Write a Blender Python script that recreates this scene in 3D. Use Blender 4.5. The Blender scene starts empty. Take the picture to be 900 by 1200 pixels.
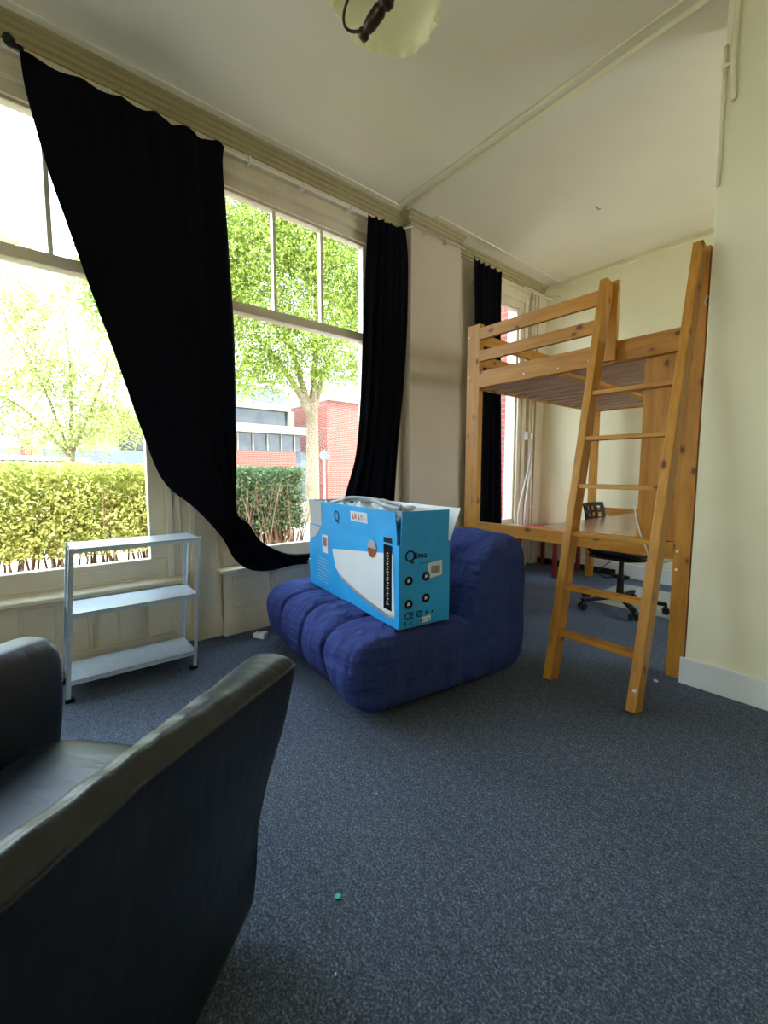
import bpy, bmesh, math, random
import numpy as np
from mathutils import Vector, Matrix
PI = math.pi
random.seed(7); RNG = np.random.default_rng(7)
scene = bpy.context.scene
C = bpy.data.collections.new('place'); scene.collection.children.link(C)

# ------------------------------------------------------------------ materials
def new_mat(name):
    m = bpy.data.materials.new(name); m.use_nodes = True
    nt = m.node_tree; b = nt.nodes['Principled BSDF']
    return m, nt, b
def setb(b, col=None, rough=None, **k):
    if col is not None: b.inputs['Base Color'].default_value = (*col, 1)
    if rough is not None: b.inputs['Roughness'].default_value = rough
    for n, v in k.items(): b.inputs[n.replace('_', ' ')].default_value = v
def node(nt, t, **k):
    n = nt.nodes.new(t)
    for a, v in k.items(): setattr(n, a, v)
    return n
def ramp(nt, stops, interp='LINEAR'):
    r = nt.nodes.new('ShaderNodeValToRGB'); r.color_ramp.interpolation = interp
    e = r.color_ramp.elements
    while len(e) < len(stops): e.new(0.5)
    for i, (p, c) in enumerate(stops): e[i].position = p; e[i].color = (*c, 1)
    return r
def coords(nt, scale=(1, 1, 1)):
    tc = nt.nodes.new('ShaderNodeTexCoord'); mp = nt.nodes.new('ShaderNodeMapping')
    mp.inputs['Scale'].default_value = scale
    nt.links.new(tc.outputs['Object'], mp.inputs['Vector']); return mp.outputs['Vector']
def noise(nt, vec, scale, detail=3, rough=.5):
    n = nt.nodes.new('ShaderNodeTexNoise'); n.inputs['Scale'].default_value = scale
    n.inputs['Detail'].default_value = detail; n.inputs['Roughness'].default_value = rough
    nt.links.new(vec, n.inputs['Vector']); return n.outputs['Fac']
def bump(nt, b, h, strength=.3, dist=.01):
    bp = nt.nodes.new('ShaderNodeBump'); bp.inputs['Strength'].default_value = strength
    bp.inputs['Distance'].default_value = dist
    nt.links.new(h, bp.inputs['Height']); nt.links.new(bp.outputs['Normal'], b.inputs['Normal'])
def plain(name, col, rough=.5, var=.06, scale=6, bmp=0, bscale=60, **k):
    m, nt, b = new_mat(name); setb(b, col, rough, **k)
    v = coords(nt); n = noise(nt, v, scale)
    r = ramp(nt, [(.3, tuple(c*(1-var) for c in col)), (.7, tuple(min(1, c*(1+var)) for c in col))])
    nt.links.new(n, r.inputs['Fac']); nt.links.new(r.outputs['Color'], b.inputs['Base Color'])
    if bmp: bump(nt, b, noise(nt, v, bscale, 4), bmp, .004)
    return m
def wood(name, axis, a=(.36, .14, .018), c=(.54, .255, .036), ro=.42):
    m, nt, b = new_mat(name); setb(b, None, ro, Specular_IOR_Level=.3)
    s = [9, 9, 9]; s[axis] = 1.0
    v = coords(nt, tuple(s)); n = noise(nt, v, 3.2, 5, .6)
    r = ramp(nt, [(.28, a), (.5, tuple((x+y)/2 for x, y in zip(a, c))), (.72, c)])
    nt.links.new(n, r.inputs['Fac'])
    s2 = [4.2, 4.2, 4.2]; s2[axis] = 2.6
    v2 = coords(nt, tuple(s2)); vo = node(nt, 'ShaderNodeTexVoronoi'); vo.inputs['Scale'].default_value = 2.5
    vo.inputs['Randomness'].default_value = 1.0
    nt.links.new(v2, vo.inputs['Vector'])
    kr = ramp(nt, [(.0, (1, 1, 1)), (.11, (.9, .9, .9)), (.15, (.3, .3, .3)), (.26, (0, 0, 0))])
    nt.links.new(vo.outputs['Distance'], kr.inputs['Fac'])
    mx = node(nt, 'ShaderNodeMix', data_type='RGBA'); mx.inputs[7].default_value = (.10, .03, .008, 1)
    nt.links.new(kr.outputs['Color'], mx.inputs[0]); nt.links.new(r.outputs['Color'], mx.inputs[6])
    nt.links.new(mx.outputs[2], b.inputs['Base Color']); bump(nt, b, n, .12, .003)
    return m
def glass(name, tint=(.97, .98, .97)):
    m = bpy.data.materials.new(name); m.use_nodes = True; nt = m.node_tree; nt.nodes.clear()
    o = nt.nodes.new('ShaderNodeOutputMaterial'); t = nt.nodes.new('ShaderNodeBsdfTransparent')
    g = nt.nodes.new('ShaderNodeBsdfGlossy'); g.inputs['Roughness'].default_value = .02
    mx = nt.nodes.new('ShaderNodeMixShader'); f = nt.nodes.new('ShaderNodeMath'); f.operation = 'MULTIPLY_ADD'; f.inputs[1].default_value = .8; f.inputs[2].default_value = .006
    lw = nt.nodes.new('ShaderNodeLayerWeight'); lw.inputs['Blend'].default_value = .5
    pw = nt.nodes.new('ShaderNodeMath'); pw.operation = 'POWER'; pw.inputs[1].default_value = 5
    nt.links.new(lw.outputs['Facing'], pw.inputs[0]); nt.links.new(pw.outputs[0], f.inputs[0])
    t.inputs['Color'].default_value = (*tint, 1)
    nt.links.new(f.outputs[0], mx.inputs[0]); nt.links.new(t.outputs[0], mx.inputs[1]); nt.links.new(g.outputs[0], mx.inputs[2])
    nt.links.new(mx.outputs[0], o.inputs['Surface']); return m
def leaf_mat(name, a, c, trans=.5):
    m = bpy.data.materials.new(name); m.use_nodes = True; nt = m.node_tree; nt.nodes.clear()
    o = nt.nodes.new('ShaderNodeOutputMaterial'); d = nt.nodes.new('ShaderNodeBsdfDiffuse'); t = nt.nodes.new('ShaderNodeBsdfTranslucent')
    mx = nt.nodes.new('ShaderNodeMixShader'); mx.inputs[0].default_value = trans
    v = coords(nt); n = noise(nt, v, 5.5, 4, .8); r = ramp(nt, [(.35, a), (.65, c)])
    nt.links.new(n, r.inputs['Fac'])
    for s in (d, t): nt.links.new(r.outputs['Color'], s.inputs['Color'])
    nt.links.new(d.outputs[0], mx.inputs[1]); nt.links.new(t.outputs[0], mx.inputs[2])
    nt.links.new(mx.outputs[0], o.inputs['Surface']); return m
def brick(name, axis='x', c1=(.45, .12, .08), c2=(.36, .08, .06), mortar=(.32, .24, .2)):
    m, nt, b = new_mat(name); setb(b, None, .85)
    tc = nt.nodes.new('ShaderNodeTexCoord'); sp = nt.nodes.new('ShaderNodeSeparateXYZ'); cb = nt.nodes.new('ShaderNodeCombineXYZ')
    nt.links.new(tc.outputs['Object'], sp.inputs[0])
    nt.links.new(sp.outputs['X' if axis == 'x' else 'Y'], cb.inputs['X']); nt.links.new(sp.outputs['Z'], cb.inputs['Y'])
    t = nt.nodes.new('ShaderNodeTexBrick'); t.inputs['Scale'].default_value = 1
    t.inputs['Brick Width'].default_value = .22; t.inputs['Row Height'].default_value = .065; t.inputs['Mortar Size'].default_value = .006
    t.inputs['Color1'].default_value = (*c1, 1); t.inputs['Color2'].default_value = (*c2, 1); t.inputs['Mortar'].default_value = (*mortar, 1)
    nt.links.new(cb.outputs[0], t.inputs['Vector']); nt.links.new(t.outputs['Color'], b.inputs['Base Color']); return m
def carpet_mat():
    m, nt, b = new_mat('carpet'); setb(b, None, .95)
    v = coords(nt); n1 = noise(nt, v, 150, 3, .8); n2 = noise(nt, v, 40, 3, .7); n3 = noise(nt, v, 2.2, 3, .5)
    r1 = ramp(nt, [(.34, (.022, .029, .045)), (.51, (.066, .084, .125)), (.66, (.205, .245, .335))])
    r2 = ramp(nt, [(.3, (.62, .62, .64)), (.7, (1.35, 1.35, 1.3))])
    r3 = ramp(nt, [(.3, (.86, .88, .92)), (.7, (1.08, 1.08, 1.04))])
    for n, r in ((n1, r1), (n2, r2), (n3, r3)): nt.links.new(n, r.inputs['Fac'])
    cur = r1.outputs['Color']
    for r in (r2, r3):
        mx = node(nt, 'ShaderNodeMix', data_type='RGBA', blend_type='MULTIPLY'); mx.inputs[0].default_value = 1
        nt.links.new(cur, mx.inputs[6]); nt.links.new(r.outputs['Color'], mx.inputs[7]); cur = mx.outputs[2]
    nt.links.new(cur, b.inputs['Base Color']); bump(nt, b, n1, .6, .004); return m
def leather_mat():
    m, nt, b = new_mat('leather'); setb(b, (.0035, .006, .013), .42, Specular_IOR_Level=.6)
    v = coords(nt, (3, 10, 3)); n = noise(nt, v, 3.0, 2, .4)
    bump(nt, b, n, .25, .012); return m
def fabric_mat(name, col, bmp=.5, s=9, spec=.2):
    m, nt, b = new_mat(name); setb(b, col, .9); b.inputs['Specular IOR Level'].default_value = spec
    v = coords(nt, (1, 1, 1)); n = noise(nt, v, s, 4, .55); n2 = noise(nt, v, 260, 2)
    r = ramp(nt, [(.3, tuple(c*.82 for c in col)), (.7, tuple(c*1.15 for c in col))])
    nt.links.new(n2, r.inputs['Fac']); nt.links.new(r.outputs['Color'], b.inputs['Base Color']); bump(nt, b, n, bmp, .03); return m
def cover_mat():
    m = fabric_mat('sofa_cloth', (.034, .050, .185), .5, 8); nt = m.node_tree; b = nt.nodes['Principled BSDF']
    v = coords(nt, (1.2, 1.2, 4.5)); n = noise(nt, v, 2.2, 3, .5); n2 = noise(nt, coords(nt, (5, 5, 1.2)), 2, 2)
    a = node(nt, 'ShaderNodeMath', operation='ADD'); nt.links.new(n, a.inputs[0]); nt.links.new(n2, a.inputs[1]); bump(nt, b, a.outputs[0], .5, .12); return m

M = dict(
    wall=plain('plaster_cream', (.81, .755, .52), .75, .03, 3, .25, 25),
    ceil=plain('plaster_ceiling', (.83, .79, .63), .8, .03, 2, .22, 14),
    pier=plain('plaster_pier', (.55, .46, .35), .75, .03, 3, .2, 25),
    trim=plain('painted_trim', (.70, .605, .44), .38, .05, 5, .08, 20),
    white=plain('white_paint', (.74, .75, .72), .4, .03, 6),
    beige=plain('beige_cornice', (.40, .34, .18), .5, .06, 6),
    carpet=carpet_mat(),
    wx=wood('pine_x', 0), wy=wood('pine_y', 1), wz=wood('pine_z', 2),
    slat=plain('pine_slat', (.42, .28, .20), .6, .12, 4),
    curtain=fabric_mat('curtain_cloth', (.0022, .0023, .0050), .12, 20, .10),
    sofa=cover_mat(),
    leather=leather_mat(),
    metal=plain('galvanised', (.56, .62, .68), .30, .08, 40, Metallic=.45),
    black=plain('black_plastic', (.006, .006, .007), .5, .1, Specular_IOR_Level=.25),
    dark=plain('near_black', (.015, .014, .013), .7, .1),
    blue=plain('box_blue', (.018, .36, .78), .45, .10, 5),
    boxwhite=plain('box_white', (.72, .73, .74), .5, .03, 5),
    boxgrey=plain('box_grey', (.50, .51, .51), .5, .03, 5),
    orange=plain('sticker_orange', (.62, .17, .06), .5, .08),
    plastic=plain('poly_bag', (.55, .60, .62), .3, .3, 30, .8, 40),
    cord=plain('white_cord', (.72, .70, .66), .45, .04),
    greycord=plain('grey_cord', (.33, .35, .36), .45, .1),
    red=plain('red_laminate', (.56, .045, .04), .35, .05),
    darkred=plain('red_laminate_leg', (.20, .02, .015), .4, .05),
    deskm=wood('desk_top', 1, (.30, .15, .075), (.40, .22, .12), .2),
    matt=plain('clear_mat', (.36, .39, .35), .18, .1, 5),
    bronze=plain('bronze', (.05, .028, .018), .35, .15, 30, Metallic=.6),
    glass=glass('window_glass'), screw=plain('screw_cap', (.75, .68, .5), .4),
    hedge=leaf_mat('hedge_leaf', (.34, .38, .09), (.80, .80, .30), .4),
    hedge2=leaf_mat('hedge_leaf_dark', (.07, .13, .06), (.24, .31, .16), .4),
    tree=leaf_mat('tree_leaf', (.12, .18, .03), (.42, .48, .11), .45),
    tree2=leaf_mat('tree_leaf_pale', (.24, .27, .08), (.60, .62, .24), .45),
    bark=plain('bark', (.20, .15, .09), .9, .25, 18, .5, 20),
    twig=plain('twig', (.22, .14, .08), .9, .3, 20),
    street=plain('street', (.48, .44, .39), .9, .12, 1.5),
    soil=plain('soil', (.22, .13, .08), .95, .5, 22, .5, 30),
    fbrick=brick('brick_far', 'y', (.22, .045, .025), (.18, .033, .02)), nbrick=brick('brick_near', 'x'), obrick=brick('brick_outer', 'y'),
    fglass=plain('far_window', (.045, .05, .055), .15, .4, 2.5),
    fbeige=plain('far_concrete', (.26, .23, .18), .8, .06, 1),
    fgrey=plain('far_grey', (.12, .14, .16), .6, .1, 1),
    scrapg=plain('scrap_green', (.05, .55, .38), .5), scrapw=plain('scrap_white', (.7, .7, .68), .6),
)
def shade_mat():
    m, nt, b = new_mat('lamp_glass'); setb(b, (.90, .88, .62), .18)
    b.inputs['Transmission Weight'].default_value = 0
    o = nt.nodes['Material Output']; t = nt.nodes.new('ShaderNodeBsdfTranslucent'); t.inputs['Color'].default_value = (.97, .95, .72, 1)
    mx = nt.nodes.new('ShaderNodeMixShader'); mx.inputs[0].default_value = .5
    nt.links.new(b.outputs[0], mx.inputs[1]); nt.links.new(t.outputs[0], mx.inputs[2]); nt.links.new(mx.outputs[0], o.inputs['Surface']); return m
M['shade'] = shade_mat()

# ------------------------------------------------------------------ helpers
def thing(name, label, cat, loc=(0, 0, 0), rotz=0, group=None):
    o = bpy.data.objects.new(name, None); C.objects.link(o); o.empty_display_size = .1
    o.location = loc; o.rotation_euler = (0, 0, rotz)
    if label: o['label'] = label
    if cat: o['category'] = cat
    if group: o['group'] = group
    return o
def link(name, me, mat, parent=None, world=True, smooth=False):
    o = bpy.data.objects.new(name, me); C.objects.link(o)
    if mat: me.materials.append(mat)
    if parent:
        o.parent = parent
        if world:
            p = parent; off = Vector((0, 0, 0))
            while p: off += p.location; p = p.parent
            me.transform(Matrix.Translation(-off))
    if smooth:
        for p in me.polygons: p.use_smooth = True
    return o
def obj(name, bm, mat, parent=None, world=True, smooth=False, sub=0, solid=0):
    bmesh.ops.recalc_face_normals(bm, faces=bm.faces)
    me = bpy.data.meshes.new(name); bm.to_mesh(me); bm.free()
    o = link(name, me, mat, parent, world, smooth)
    if solid: s = o.modifiers.new('thick', 'SOLIDIFY'); s.thickness = solid; s.offset = 0
    if sub: s = o.modifiers.new('sub', 'SUBSURF'); s.levels = sub; s.render_levels = sub
    return o
def tag(o, label, cat, group=None, kind=None):
    if label: o['label'] = label
    if cat: o['category'] = cat
    if group: o['group'] = group
    if kind: o['kind'] = kind
    return o
def struct(o): o['kind'] = 'structure'; return o
def bx(bm, x0, x1, y0, y1, z0, z1, bev=0, mat4=None):
    r = bmesh.ops.create_cube(bm, size=1); vs = r['verts']
    for v in vs:
        v.co = Vector(((x0+x1)/2+v.co.x*(x1-x0), (y0+y1)/2+v.co.y*(y1-y0), (z0+z1)/2+v.co.z*(z1-z0)))
    if bev:
        es = list({e for v in vs for e in v.link_edges})
        q = bmesh.ops.bevel(bm, geom=es, offset=bev, segments=2, affect='EDGES', profile=.6)
        vs = list({v for f in q['faces'] for v in f.verts} | {v for v in vs if v.is_valid})
    if mat4:
        for v in vs: v.co = mat4 @ v.co
    return bm
def box(x0, x1, y0, y1, z0, z1, bev=0): return bx(bmesh.new(), x0, x1, y0, y1, z0, z1, bev)
def beam(a, b, w, h, bev=.004, up=(0, 0, 1)):
    """a bar from a to b; w across, h along up"""
    a, b = Vector(a), Vector(b); d = (b-a); L = d.length; d.normalize(); u = Vector(up)
    s = d.cross(u).normalized(); u = s.cross(d).normalized()
    mt = Matrix((s, d, u)).transposed().to_4x4(); mt.translation = (a+b)/2
    bm = bmesh.new(); bx(bm, -w/2, w/2, -L/2, L/2, -h/2, h/2, bev, mt); return bm
def tube(bm, pts, r, seg=8, closed=False):
    pts = [Vector(p) for p in pts]; rings = []
    rr = r if isinstance(r, (list, tuple)) else [r]*len(pts)
    ref = Vector((0, 0, 1))
    for i, p in enumerate(pts):
        d = (pts[min(i+1, len(pts)-1)]-pts[max(i-1, 0)]).normalized()
        if abs(d.dot(ref)) > .95: ref = Vector((1, 0, 0))
        s = d.cross(ref).normalized(); u = s.cross(d).normalized(); ref = u
        rings.append([bm.verts.new(p+(s*math.cos(t)+u*math.sin(t))*rr[i]) for t in [2*PI*k/seg for k in range(seg)]])
    for a, b in zip(rings, rings[1:]):
        for k in range(seg): bm.faces.new((a[k], a[(k+1) % seg], b[(k+1) % seg], b[k]))
    if not closed:
        bm.faces.new(rings[0][::-1]); bm.faces.new(rings[-1])
    return bm
def smooth_path(pts, n=8):
    pts = [Vector(p) for p in pts]; P = [pts[0]]+pts+[pts[-1]]; out = []
    for i in range(1, len(P)-2):
        for k in range(n):
            t = k/n; p0, p1, p2, p3 = P[i-1:i+3]
            out.append(.5*((2*p1)+(-p0+p2)*t+(2*p0-5*p1+4*p2-p3)*t*t+(-p0+3*p1-3*p2+p3)*t**3))
    out.append(pts[-1]); return out
def lathe(bm, prof, cx, cy, seg=24, cz=0):
    rings = []
    for r, z in prof:
        rings.append([bm.verts.new((cx+max(r, 1e-4)*math.cos(2*PI*k/seg), cy+max(r, 1e-4)*math.sin(2*PI*k/seg), z+cz)) for k in range(seg)])
    for a, b in zip(rings, rings[1:]):
        for k in range(seg): bm.faces.new((a[k], a[(k+1) % seg], b[(k+1) % seg], b[k]))
    bm.faces.new(rings[0][::-1]); bm.faces.new(rings[-1]); return bm
def grid(f, nu, nv, closed_u=False):
    bm = bmesh.new(); V = [[bm.verts.new(f(i/(nu if closed_u else nu-1), j/(nv-1))) for j in range(nv)] for i in range(nu)]
    for i in range(nu if closed_u else nu-1):
        for j in range(nv-1):
            a, b = V[i], V[(i+1) % nu]; bm.faces.new((a[j], b[j], b[j+1], a[j+1]))
    return bm, V
def prism(bm, pts, h0, h1, plane='yz'):
    def P(a, b, c): return {'yz': (c, a, b), 'xz': (a, c, b), 'xy': (a, b, c)}[plane]
    A = [bm.verts.new(P(a, b, h0)) for a, b in pts]; B = [bm.verts.new(P(a, b, h1)) for a, b in pts]
    bm.faces.new(A[::-1]); bm.faces.new(B); n = len(pts)
    for i in range(n): bm.faces.new((A[i], A[(i+1) % n], B[(i+1) % n], B[i]))
    return bm
def interp(keys, t):
    """keys: list of tuples, evenly spaced catmull"""
    n = len(keys)-1; s = min(max(t, 0), 1)*n; i = min(int(s), n-1); f = s-i
    K = [keys[max(i-1, 0)], keys[i], keys[i+1], keys[min(i+2, n)]]
    return [.5*((2*b)+(-a+c)*f+(2*a-5*b+4*c-d)*f*f+(-a+3*b-3*c+d)*f**3) for a, b, c, d in zip(*K)]

# ------------------------------------------------------------------ the room
XW = -2.98            # inner face of the window wall
ZC = 3.33
YF = 4.92             # far wall
YP = 2.663            # face of the partition wall
YB = -2.6; XR = 2.3
struct(obj('floor', box(-3.14, XR+.2, YB-.2, YF+.2, -.12, 0), M['carpet']))
struct(obj('ceiling', box(-3.14, XR+.2, YB-.2, YF+.2, ZC, ZC+.2), M['ceil']))
struct(obj('wall_far', box(-3.14, 1.05, YF, YF+.2, 0, ZC), M['wall']))
bm = box(-.703, XR, YP, YP+.16, 0, ZC, .006); struct(obj('wall_partition', bm, M['wall']))
bm = bmesh.new(); bx(bm, .9, 1.05, YP+.16, 3.4, 0, ZC); bx(bm, .9, 1.05, 4.5, YF+.2, 0, ZC); bx(bm, .9, 1.05, 3.4, 4.5, 0, .9); bx(bm, .9, 1.05, 3.4, 4.5, 2.4, ZC)  # unseen side wall, its opening added to light the alcove
struct(obj('wall_alcove', bm, M['wall']))
struct(obj('wall_right', box(XR, XR+.2, YB-.2, YP+.16, 0, ZC), M['wall']))
# back wall behind the camera, with an unseen opening added to let daylight in
bm = bmesh.new(); bx(bm, -3.14, .2, YB-.2, YB, 0, ZC); bx(bm, .9, XR, YB-.2, YB, 0, ZC); bx(bm, .2, .9, YB-.2, YB, 2.1, ZC)
struct(obj('wall_back', bm, M['wall']))
# window wall
G = .49; GT = 3.03
W0 = (-2.36, -1.01); W1 = (-.69, .66); W2 = (.97, 2.315); W3 = (3.64, 4.52)
bm = bmesh.new()
for y0, y1 in ((-2.8, W0[0]), (W0[1], W1[0]), (W1[1], W2[0]), (W2[1], W3[0]), (W3[1], YF+.2)): bx(bm, -3.07, XW, y0, y1, 0, ZC)
for y0, y1 in (W0, W1, W2, W3): bx(bm, -3.07, XW, y0, y1, 0, G-.02); bx(bm, -3.07, XW, y0, y1, GT, ZC)
struct(obj('wall_window', bm, M['trim']))
bm = bmesh.new()
for y0, y1 in ((-2.8, W0[0]), (W0[1], W1[0]), (W1[1], W2[0]), (W2[1], W3[0]), (W3[1], YF+.2)): bx(bm, -3.14, -3.07, y0+(.10 if y0 > -2.5 else 0), y1-.10, -.2, ZC+.3)
for y0, y1 in (W0, W1, W2, W3): bx(bm, -3.14, -3.07, y0-.10, y1+.10, -.2, G-.14); bx(bm, -3.14, -3.07, y0-.10, y1+.10, GT+.2, ZC+.3)
struct(obj('wall_outer', bm, M['obrick']))
# pier
PX, PY0, PY1 = -2.87, 2.658, 3.303
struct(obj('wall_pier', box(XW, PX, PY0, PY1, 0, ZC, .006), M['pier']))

# cornice, plaster mouldings, beam band
def run(prof, y0, y1, name, mat, x0=XW):
    bm = bmesh.new(); prism(bm, [(x0+a, b) for a, b in prof], y0, y1, 'xz'); o = struct(obj(name, bm, mat)); return o
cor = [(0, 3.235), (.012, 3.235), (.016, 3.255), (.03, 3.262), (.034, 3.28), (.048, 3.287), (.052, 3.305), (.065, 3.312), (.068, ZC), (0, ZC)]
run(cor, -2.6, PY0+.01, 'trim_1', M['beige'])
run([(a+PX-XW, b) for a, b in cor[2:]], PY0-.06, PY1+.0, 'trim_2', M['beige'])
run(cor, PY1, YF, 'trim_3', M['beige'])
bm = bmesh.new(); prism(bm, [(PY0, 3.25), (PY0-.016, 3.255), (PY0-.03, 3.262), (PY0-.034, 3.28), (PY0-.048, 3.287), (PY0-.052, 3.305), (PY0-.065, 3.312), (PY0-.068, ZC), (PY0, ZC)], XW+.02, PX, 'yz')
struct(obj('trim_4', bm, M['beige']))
bm = bmesh.new()
bx(bm, -2.865, -2.85, -2.6, 2.49, ZC-.010, ZC, .004); bx(bm, -2.765, -2.75, 2.86, YF, ZC-.010, ZC, .004)
struct(obj('trim_5', bm, M['ceil']))
bm = bmesh.new(); bx(bm, -2.80, -.70, 2.575, 2.84, ZC-.018, ZC, .003)
struct(obj('trim_6', bm, M['ceil']))
bm = bmesh.new(); bx(bm, -2.86, 2.2, 2.492, 2.508, ZC-.012, ZC, .004); bx(bm, -2.83, -.71, 2.568, 2.584, ZC-.028, ZC, .004)
struct(obj('trim_7', bm, M['wall']))
# baseboards
bm = bmesh.new(); bx(bm, -.721, XR, YP-.022, YP, 0, .14, .004)
struct(obj('baseboard_right', bm, M['white']))
bm = bmesh.new(); bx(bm, XW, .9, YF-.02, YF, .0, .15, .004); struct(obj('baseboard_far', bm, M['white']))

# panelling and sills on the window wall
def panel_frame(bm, x, y0, y1, z0, z1, w=.02, d=.012):
    for a in ((y0, y1, z0, z0+w), (y0, y1, z1-w, z1), (y0, y0+w, z0, z1), (y1-w, y1, z0, z1)):
        bx(bm, x, x+d, *a, .003)
bm = bmesh.new()
for k in range(9):                                   # vertical boards under window 1
    y = -.66+k*.15; bx(bm, XW, XW+.006, y, y+.135, .10, .38, .003)
bx(bm, XW, XW+.022, -2.6, .69, 0, .09, .004)
struct(obj('baseboard_window', bm, M['trim']))
bm = bmesh.new()
bx(bm, XW, XW+.02, .665, .70, .46, 3.0, .004); bx(bm, XW, XW+.014, .735, .75, .44, 3.0, .003)
bx(bm, XW, XW+.03, .80, .985, 0, 3.05, .006); bx(bm, XW+.03, XW+.038, .80, .99, 0, .13, .003)
bx(bm, XW+.03, XW+.036, .822, .832, .18, 3.0, .002); bx(bm, XW+.03, XW+.036, .955, .965, .18, 3.0, .002)
struct(obj('trim_8', bm, M['trim']))
def sill(y0, y1, zt, xf, name, mat):
    bm = bmesh.new(); prism(bm, [(XW, zt-.035), (xf-.01, zt-.035), (xf, zt-.025), (xf, zt-.008), (xf-.008, zt), (XW-.02, zt+.018), (XW-.02, zt-.035)], y0, y1, 'xz')
    struct(obj(name, bm, mat))
sill(-2.42, .765, .445, -2.905, 'trim_9', M['trim'])
# projecting dado under window 2
bm = bmesh.new()
bx(bm, XW, -2.925, 1.0, PY0, 0, .43, .005); bx(bm, -2.925, -2.905, 1.0-.015, PY0, 0, .15, .005)
bx(bm, XW, -2.885, .975, PY0, .43, .445, .004); bx(bm, XW, -2.86, .955, PY0, .445, .468, .007)
panel_frame(bm, -2.926, 1.05, 1.33, .18, .40); panel_frame(bm, -2.926, 1.36, 1.64, .18, .40); panel_frame(bm, -2.926, 1.68, 2.5, .18, .40)
struct(obj('trim_10', bm, M['trim']))
# casings over the windows
for i, (y0, y1) in enumerate((W1, W2, W3)):
    bm = bmesh.new()
    prism(bm, [(XW, 2.975), (XW+.02, 2.975), (XW+.02, 3.04), (XW+.045, 3.05), (XW+.045, 3.085), (XW+.03, 3.10), (XW+.03, 3.15), (XW+.06, 3.165), (XW+.06, 3.19), (XW, 3.20)], y0-.06, y1+.06, 'xz')
    struct(obj('trim_%d' % (11+i), bm, M['trim']))

def window(n, y0, y1, gz0=.58, gz1=2.96, tr=(2.205, 2.27), mull=(), st=.09, top_only=True):
    w = thing('window_%d' % n, None, None, (XW, (y0+y1)/2, G)); struct(w)
    X0, X1 = -3.05, -2.985
    bm = bmesh.new()
    bx(bm, X0, X1, y0, y0+st, gz0, gz1, .004); bx(bm, X0, X1, y1-st, y1, gz0, gz1, .004)
    bx(bm, X0, X1, y0, y1, G-.02, gz0, .006); bx(bm, X0, X1, y0, y1, gz1, GT+.02, .006)
    bx(bm, -3.16, X0, y0, y1, G-.03, G+.02, .002)
    obj('frame', bm, M['trim'], w)
    obj('transom', box(X0-.01, X1+.015, y0+st-.01, y1-st+.01, tr[0], tr[1], .008), M['trim'], w)
    for m in mull:
        obj('glazing_bar', box(X0+.01, X1-.012, m-.012, m+.012, tr[1], gz1, .005), M['trim'], w)
    obj('glass_pane', box(-3.022, -3.018, y0+st-.01, y1-st+.01, gz0-.01, tr[0]+.01), M['glass'], w)
    obj('glass_pane', box(-3.022, -3.018, y0+st-.01, y1-st+.01, tr[1]-.01, gz1+.01), M['glass'], w)
    return w
w1 = window(1, *W1, mull=(.165, -.215))
obj('lift_handle', beam((-2.975, .20, .535), (-2.975, .33, .535), .012, .012, .003), M['trim'], w1)
w2 = window(2, *W2, mull=(1.453, 1.843))
w3 = window(3, *W3, st=.10, mull=(), tr=(2.225, 2.27))
window(4, *W0, mull=(-1.885, -1.505))  # out-of-view window added so more daylight reaches the room
# deep side casing of window 3 and pipes in the corner
bm = bmesh.new()
bx(bm, XW, XW+.05, 4.50, 4.56, .0, 3.1, .006); bx(bm, XW, XW+.025, 4.44, 4.50, .45, 3.04, .004); bx(bm, XW, XW+.07, 4.60, 4.62, 0, 3.1, .004)
bx(bm, XW, XW+.06, 4.76, 4.92, 0, 3.2, .006)
struct(obj('trim_14', bm, M['trim']))
sill(3.60, 4.50, .50, -2.88, 'trim_15', M['trim'])
for i, (y, r, x) in enumerate(((4.655, .011, -2.93), (4.70, .016, -2.93))):
    bm = bmesh.new(); tube(bm, [(x, y, .02), (x, y, 3.19)], r, 10)
    for z in (.7, 1.9, 2.9): bx(bm, XW, x+r+.003, y-r-.004, y+r+.004, z, z+.02, .002)
    tag(obj('heating_pipe', bm, M['trim'], smooth=False), ('thin painted pipe rising beside the bed window' if i == 0 else 'thicker painted pipe rising nearest the far corner'), 'pipe')
bm = bmesh.new(); tube(bm, [(-2.92, YF-.03, 3.27), (.88, YF-.03, 3.27)], .011, 8)
for x in (-2.6, -2.0, -1.45, -.9): bx(bm, x, x+.02, YF-.045, YF, 3.255, 3.285, .002)
tag(obj('heating_pipe', bm, M['wall']), 'thin cream pipe running along the far wall under the ceiling', 'pipe')
bm = bmesh.new(); tube(bm, [(-2.90, 4.40, 3.19), (-2.90, 4.80, 3.19), (-2.80, 4.85, 3.17), (-2.72, 4.88, 3.15)], .010, 8); tube(bm, [(-2.88, 4.55, 3.15), (-2.80, 4.85, 3.12)], .009, 8)
tag(obj('corner_pipe', bm, M['trim']), 'short bent painted pipes in the far ceiling corner', 'pipe')

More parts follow.
